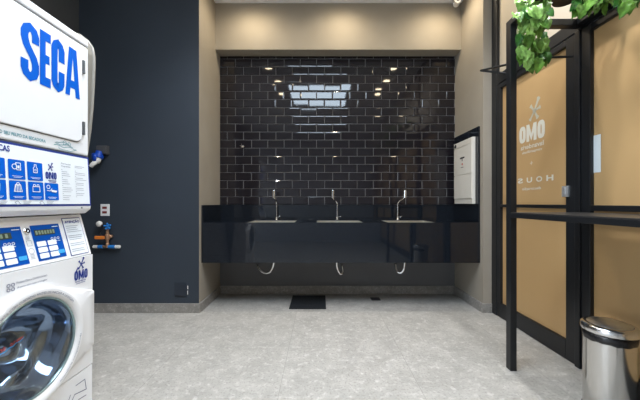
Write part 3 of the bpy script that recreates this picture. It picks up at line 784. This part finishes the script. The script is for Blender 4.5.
holed(DF, [(1.430+.086*a, zb+.008+.226*LH*b) for a, b in A], [[(1.430+.086*a, zb+.008+.226*LH*b) for a, b in ((.385,.33),(.615,.33),(.5,.80))]], 'lettering', BLUE, dd)
DB = Plane((DXF, 0, 0), (0, 1, 0), (0, 0, 1))
d = Decal(DB); d.text('RETIRE O SEU FELPO DA SECADORA', 1.092, 1.335, 1.418, 1.431, .012); d.build('felt_notice', TEAL, dy)
d = Decal(DB)
for k in range(3): d.stroke([(1.376+.006*k+i*.0142, 1.418+.009*k+.004*math.sin(i*1.3+k*2)) for i in range(10-2*k)], .0022)
d.stroke([(1.40, 1.412), (1.41, 1.404), (1.47, 1.402), (1.505, 1.415)], .0022); d.ring(1.435, 1.437, .010, .002, 12); d.ring(1.46, 1.436, .008, .002, 12)
d.build('scribble_mark', TEAL, dy)
su = Vector((-1.222+1.208, 0, 1.390-1.135))
SP = Plane((-1.208, 0, 1.135), (0, 1, 0), su, .0014); sl = su.length
sd = Decal(SP); sd.rect(.90, 1.581, .001, sl-.001); sg = sd.build('tips_panel', DKBLUE, dy)
d = Decal(SP); d.rect(.910, 1.572, .010, sl-.010, 2); d.build('panel_face', SHEET, sg)
d = Decal(SP); d.text('DICAS', 1.112, 1.176, sl-.040, sl-.016, .025, 3); d.rect(1.06, 1.14, sl-.044, sl-.0425, 3); d.build('heading', DKBLUE, sg)
cols = [(1.013, 1.083), (1.098, 1.166), (1.183, 1.239), (1.249, 1.316)]
cols = [(1.020, 1.160-.012), (1.160, 1.237), (1.247, 1.322), (1.330, 1.400)]
cols = [(1.083, 1.155), (1.166, 1.233), (1.242, 1.311)]
rows = [(.110, .188), (.028, .104)]
tiles = [(c, r) for r in rows for c in cols] + [((1.317, 1.386), rows[1])]
for (a, b), (v0, v1) in tiles:
    d = Decal(SP); d.rrect(a, b, v0, v1, .004, 3); d.build('tip_square', BLUE, sg)
wv = .0026
for n, ((a, b), (v0, v1)) in enumerate(tiles):
    ic = Decal(SP); cu, cv = (a+b)/2, v0+(v1-v0)*.64
    if n in (0, 3): ic.stroke([(cu-.012, cv+.012), (cu+.012, cv+.012), (cu+.010, cv-.014), (cu-.008, cv-.014)], wv, 4, True)
    elif n == 1:
        ic.stroke([(cu-.004, cv+.016), (cu+.014, cv+.016), (cu+.014, cv-.012), (cu-.002, cv-.012)], wv, 4, True); ic.ring(cu-.010, cv, .010, wv, 12, 4); ic.stroke([(cu-.004, cv+.016), (cu-.008, cv+.009)], wv, 4); ic.rect(cu+.002, cu+.010, cv-.006, cv+.006, 4)
    elif n == 2:
        ic.stroke([(cu-.008, cv-.016), (cu+.008, cv-.016), (cu+.009, cv+.002), (cu+.004, cv+.010), (cu+.004, cv+.018), (cu-.004, cv+.018), (cu-.004, cv+.010), (cu-.009, cv+.002)], wv, 4, True); ic.ring(cu, cv-.005, .004, .002, 8, 4)
    elif n == 4:
        ic.stroke([(cu-.016, cv-.016), (cu+.016, cv-.016), (cu+.010, cv+.012), (cu-.010, cv+.012)], wv, 4, True); ic.ring(cu, cv+.014, .006, wv, 10, 4)
        for q in (-.008, -.003, .002, .007): ic.stroke([(cu+q*1.3, cv-.015), (cu+q, cv+.010)], wv*.8, 4)
    elif n == 5:
        ic.stroke([(cu-.016, cv-.014), (cu+.016, cv-.014), (cu+.015, cv+.008), (cu-.015, cv+.008)], wv, 4, True); ic.ring(cu-.008, cv+.012, .005, wv, 10, 4); ic.ring(cu+.008, cv+.012, .005, wv, 10, 4)
    else:
        ic.poly([(cu-.006, cv-.002), (cu+.026, cv-.006), (cu+.020, cv-.014), (cu-.002, cv-.012)], 4); ic.ring(cu-.018, cv+.010, .008, wv, 10, 4); ic.stroke([(cu-.026, cv-.006), (cu-.010, cv-.008), (cu, cv+.004)], wv, 4)
    ic.rect(a+.012, b-.012, v0+.012, v0+.0135, 4); ic.rect(a+.018, b-.018, v0+.007, v0+.0085, 4)
    ic.build('white_icon', SHEET, sg)
d = Decal(SP); burst(d, 1.350, .176, .021, 3); omo(d, 1.324, 1.380, .122, .154, 3); d.rect(1.336, 1.378, .114, .117, 3); d.rect(1.340, 1.374, .108, .111, 3); d.build('round_letter_mark', DKBLUE, sg)
c2 = Decal(SP); d = Decal(SP); d.text('Perguntas', 1.408, 1.462, .196, .205, .02, 3); d.text('frequentes', 1.408, 1.458, .184, .193, .02, 3); c2.rect(1.485, 1.545, .197, .199, 3); c2.rect(1.485, 1.53, .190, .192, 3)
for i in range(16):
    d.rect(1.408, 1.408+random.uniform(.03, .058), .172-i*.0095, .174-i*.0095, 3) if i % 4 else d.disc(1.410, .173-i*.0095, .0022, 8, 3)
    c2.rect(1.485, 1.485+random.uniform(.04, .072), .172-i*.0085, .174-i*.0085, 3) if i % 3 else c2.disc(1.487, .173-i*.0085, .0022, 8, 3)
d.build('text_column', GREYTX, sg); c2.build('text_column', GREYTX, sg)
for u in (1.09, 1.185, 1.29):
    d = Decal(SP)
    d.stroke([(u, .018), (u+.012, .024), (u+.022, .010), (u+.008, .008)], .002, 3, True)
    for q in range(3): d.rect(u+.034, u+.068-.004*q, .021-q*.005, .0225-q*.005, 3)
    d.build('footnote', GREYTX, sg)
d = obj('screw', lathe(bmesh.new(), [(0, .003), (.004, .0025), (.005, 0)], 12, axis_m((-1.2088, 1.520, 1.126), (1, 0, 0))), CHROME, dy)

# beige board behind the machines
yb0, yb1 = 1.60, 1.645
def bxz(px, py): return ((px-320)*1.60/300-.036, 1.15-(py-203)*1.60/300-.015)
rt = [bxz(62, 23.6), bxz(70, 24.6), bxz(80, 28.5), bxz(88, 34.5), bxz(92.5, 41), bxz(94.2, 50), bxz(94.2, 62), bxz(93.5, 80), bxz(92.3, 102), bxz(90, 126)]
rt += [(-1.30, 1.30), (-1.34, 1.0), (-1.385, .6), (-1.43, .2), (-1.44, 0)]
cxm = rt[0][0]-.02
lf = [(2*cxm-x, z) for x, z in rt][::-1]
bd = root('standing_board', 'beige board with rounded top standing upright behind the white dryer', 'board', (cxm, 1.62, 0))
a = bmesh.new()
prof = rt+lf
va_ = [a.verts.new((x, yb0, z)) for x, z in prof]; vb_ = [a.verts.new((x, yb1, z)) for x, z in prof]
a.faces.new(va_); a.faces.new(vb_[::-1])
for i in range(len(prof)): a.faces.new((va_[i], vb_[i], vb_[(i+1) % len(prof)], va_[(i+1) % len(prof)]))
obj('cover', a, BEIGEB, bd, bevel=.012, seg=3)
ep = [Vector((x, yb1-.002, z)) for x, z in prof]
obj('edge_piping', tube(bmesh.new(), ep+[ep[0]], .009, 8), BEIGEE, bd, smooth=True)

# ------------------------------------------------------------------ counter rack on the right
PXX, PY = 1.302, 2.05
rk = root('bar_rack', 'black metal bar rack with high shelf top beside the tan glass door', 'rack', (1.55, 1.5, 0))
def post(x, y): return box(x, x+.043, y, y+.05, 0, 2.41)
obj('post', post(PXX, PY), BLKMET, rk, bevel=.002)
obj('post', post(PXX, .55), BLKMET, rk, bevel=.002)
obj('bar_top', box(PXX, PX-.006, .55, PY+.0, 1.058, 1.087), BLKTOP, rk, bevel=.002)
obj('edge_strip', box(PXX-.004, PXX, .552, PY-.002, 1.050, 1.080), BLKMET, rk, bevel=.001)
obj('cross_bar', box(PXX+.043, PX-.006, PY, PY+.05, 2.365, 2.41), BLKMET, rk, bevel=.002)
obj('cross_bar', box(PXX+.043, PX-.006, .55, .60, 2.365, 2.41), BLKMET, rk, bevel=.002)
obj('side_bar', box(PXX, PXX+.043, .60, PY, 2.37, 2.41), BLKMET, rk, bevel=.002)
obj('side_bar', box(PX-.05, PX-.006, .60, PY, 2.37, 2.41), BLKMET, rk, bevel=.002)
for yy in (1.76, 1.83, 1.45, 1.55, 1.08, 1.18):
    obj('slat', box(PXX+.043, PX-.05, yy, yy+.03, 2.395, 2.41), BLKMET, rk, bevel=.002)
def P(px, py, Y): return ((px-320)*Y/300, Y, 1.15-(py-203)*Y/300)
rail = tag(obj('hanging_rail', tube(bmesh.new(), [(PXX+.02, PY+.058, 2.058), P(481, 70.5, 2.15), P(505, 65, 2.2), P(525, 58.5, 2.15), (PX-.012, 2.13, 2.19)], .008, 8), BLKMET), 'thin black bent rod sticking out past the black post beside the glass door', 'rail')

# plants
def leaf(bm, p, d, up, L, W, mi):
    d = Vector(d).normalized(); s = d.cross(Vector(up)).normalized(); n = s.cross(d).normalized()
    prof = [(0, .06), (.06, .38), (.16, .72), (.30, .96), (.45, 1.0), (.60, .86), (.75, .62), (.88, .34), (1.0, .03)]
    cols = []
    ph = random.random()*6
    for i, (t, wq) in enumerate(prof):
        c = Vector(p)+d*L*t - n*L*.22*t*t
        jag = 1+.16*math.sin(i*2.9+ph)
        e = W*.5*wq*jag; rip = .08*L*math.sin(i*2.4+ph)
        back = -d*L*(.10 if i < 3 else .02)*wq
        cols.append([bm.verts.new(c-s*e+n*(e*.30+rip)+back), bm.verts.new(c-s*e*.5+n*(e*.30)), bm.verts.new(c), bm.verts.new(c+s*e*.5+n*(e*.30)), bm.verts.new(c+s*e+n*(e*.30-rip)+back)])
    for a, b in zip(cols, cols[1:]):
        for k in range(4): bm.faces.new((a[k], a[k+1], b[k+1], b[k])).material_index = mi
def plant(name, lab, px, py, vines, leaves, potr=.085, leaf_l=.10):
    r = root(name, lab, 'plant', (px, py, 2.41), 'potted trailing plants on the rack')
    M = Matrix.Translation((px, py, 2.41))
    obj('pot', lathe(bmesh.new(), [(0, 0), (potr*.78, 0), (potr*.8, .004), (potr*1.05, .16), (potr*1.12, .16), (potr*1.12, .178), (potr*.98, .178), (potr*.96, .15), (0, .15)], 36, M), POTM, r, smooth=False, bevel=.002)
    obj('soil', lathe(bmesh.new(), [(0, .162), (potr*.95, .155)], 24, M), SOIL, r)
    bv = bmesh.new(); bl = bmesh.new()
    for pts in vines: tube(bv, smooth_path(pts, 8), .0035, 6)
    obj('vine', bv, STEMM, r, smooth=True)
    for (p, d, L) in leaves:
        leaf(bl, p, d, (random.uniform(-.2, .2)-.25, -1, random.uniform(.1, .5)), L, L*random.uniform(.60, .78), random.choice([0, 0, 1, 1, 2]))
    obj('foliage', bl, [LEAF1, LEAF2, LEAF3], r, smooth=True)
    return r
Yc = 1.98
# cascade: pixel-measured positions turned into points on the side of the rack
spots = [(541, -14, 60), (528, -12, 110), (518, -6, 150), (534, -2, 80), (545, -4, 70), (524, 4, 100), (514, 8, 130), (538, 6, 60), (530, 12, 90), (521, 16, 110), (543, 12, 55), (536, 20, 70),
         (518, 24, 100), (528, 26, 95), (540, 16, 40), (524, 33, 100), (534, 34, 85), (517, 38, 110), (541, 30, 60), (529, 42, 85), (520, 46, 105), (536, 46, 110), (525, 52, 95), (540, 50, 100), (518, 53, 90), (531, 54, 60), (542, 42, 75), (520, 58, 80), (536, 55, 120), (524, 24, 60)]
lv = []
for i, (a, b, an) in enumerate(spots):
    a = 531+(a-529)*.82 + (2 if b > 26 else 0); b += 5
    Y = Yc+random.uniform(-.05, .07) if b > 26 else 1.84+random.uniform(-.04, .04)
    for q in range(3):
        p = Vector(P(a+random.uniform(-4, 4)*(q > 0), b-1+random.uniform(-7, 5)*(q > 0), Y+random.uniform(-.04, .05))); an2 = R(-an+random.uniform(-55, 55)) if q else R(-an+random.uniform(-25, 25))
        lv.append((p, (math.cos(an2)*.5, random.uniform(-.7, .1), math.sin(an2)-.25), random.uniform(.065, .098)))
for k in range(10):
    a = random.uniform(0, 6.28); lv.append(((1.60+.05*math.cos(a), 1.86+.05*math.sin(a), 2.60+random.uniform(0, .06)), (math.cos(a), math.sin(a), .5), .10))
for i, (a, b) in enumerate([(576, -10), (584, -12), (591, -10), (594, -6), (579, -1), (587, -3), (593, -2), (582, 5), (589, 2), (576, 6), (574, 2)]):
    a += 6; b += 2
    for q in range(3):
        p = Vector(P(a+random.uniform(-4, 4)*(q > 0), b-4+random.uniform(-5, 3)*(q > 0), 1.80+random.uniform(-.04, .03))); an = R(-95+random.uniform(-50, 50))
        lv.append((p, (math.cos(an), random.uniform(-.5, 0), math.sin(an)), random.uniform(.075, .11)))
top = (1.585, 1.86, 2.57)
vines = [[top, (1.50, 1.92, 2.66), (1.40, 1.97, 2.60), P(532, 0, Yc+.05), P(531, 30, Yc+.03), P(525, 55, Yc+.03)],
         [top, (1.48, 1.90, 2.64), (1.36, 1.96, 2.55), P(520, 15, Yc+.05), P(517, 40, Yc+.05), P(519, 58, Yc+.04)],
         [top, (1.52, 1.93, 2.62), P(541, 0, Yc+.04), P(543, 30, Yc+.05), P(542, 55, Yc+.05)],
         [top, (1.63, 1.82, 2.63), (1.68, 1.80, 2.55), P(595, 2, 1.84)]]
plant('potted_plant', 'green trailing plant in a black pot on the rack, vine hanging by the post', 1.528, 1.865, vines, lv, .088)
lv = []
for i, (a, b) in enumerate([(624, -12), (628, -14), (629, -9), (624, -3), (628, -2), (626, 2), (629, 3), (625, 5)]):
    for q in range(2):
        p = Vector(P(a+random.uniform(-2, 2), b-4+random.uniform(-3, 2), 1.50+random.uniform(-.03, .03))); an = R(-92+random.uniform(-35, 35))
        lv.append((p, (math.cos(an), random.uniform(-.4, .1), math.sin(an)), random.uniform(.065, .085)))
for k in range(14):
    a = random.uniform(0, 6.28); lv.append(((1.53+.05*math.cos(a), 1.50+.05*math.sin(a), 2.60+random.uniform(0, .06)), (math.cos(a), math.sin(a), .5), .10))
plant('potted_plant', 'short green trailing plant tip at the upper right, right of the black pot', 1.55, 1.50, [[(1.55, 1.50, 2.57), (1.58, 1.50, 2.64), P(626, -20, 1.50), P(628, 5, 1.50)]], lv, .08)

# ------------------------------------------------------------------ bin
bX, bY = 1.595, 1.655
bn = root('pedal_bin', 'round brushed steel waste bin with domed swing lid and black liner', 'bin', (bX, bY, 0))
M = Matrix.Translation((bX, bY, 0)) @ Matrix.Diagonal((1, 1, 1.02, 1))
obj('body', lathe(bmesh.new(), [(0, .012), (.108, .012), (.112, .016), (.112, .425), (.106, .425), (.106, .03), (0, .03)], 64, M), BINST, bn, smooth=True).modifiers.new('es', 'EDGE_SPLIT').split_angle = R(40)
obj('base_ring', lathe(bmesh.new(), [(.100, 0), (.1155, 0), (.1155, .014), (.100, .014), (.100, 0)], 64, M), RUBBER, bn, smooth=False)
bm = bmesh.new(); rings = []
for r_, z_, am in ((.1125, .400, .010), (.1155, .415, .007), (.1165, .440, .0), (.109, .440, 0), (.109, .41, .0)):
    rings.append([bm.verts.new((bX+r_*math.cos(2*math.pi*i/72), bY+r_*math.sin(2*math.pi*i/72), z_+am*.35*math.sin(i*.8)*math.sin(i*.37))) for i in range(72)])
for a, b in zip(rings, rings[1:]):
    for i in range(72): bm.faces.new((a[i], a[(i+1) % 72], b[(i+1) % 72], b[i]))
obj('bag_liner', bm, LINER, bn, smooth=True)
ld = obj('lid', lathe(bmesh.new(), [(.108, .438), (.121, .438), (.122, .444), (.122, .462), (.119, .468), (.113, .474), (.104, .477), (.098, .4765), (.098, .455), (.108, .445), (.108, .438)], 72, M), LIDST, bn, smooth=True)
ld.modifiers.new('es', 'EDGE_SPLIT').split_angle = R(35)
FLAP = mat('brushed_flap', (0.74, 0.74, 0.74), 0.32, 1.0)
fl = obj('swing_flap', lathe(bmesh.new(), [(0, .496), (.03, .4945), (.06, .490), (.085, .4825), (.0955, .477), (.096, .468), (0, .468)], 72, M), FLAP, ld, smooth=True)
fl.modifiers.new('es', 'EDGE_SPLIT').split_angle = R(50)
for s in (-1, 1):
    a = R(-40 if s > 0 else 140)
    obj('pivot', lathe(bmesh.new(), [(0, .483), (.008, .483), (.008, .474), (0, .474)], 10, Matrix.Translation((bX+.0985*math.cos(a), bY+.0985*math.sin(a), 0))), INK, ld)
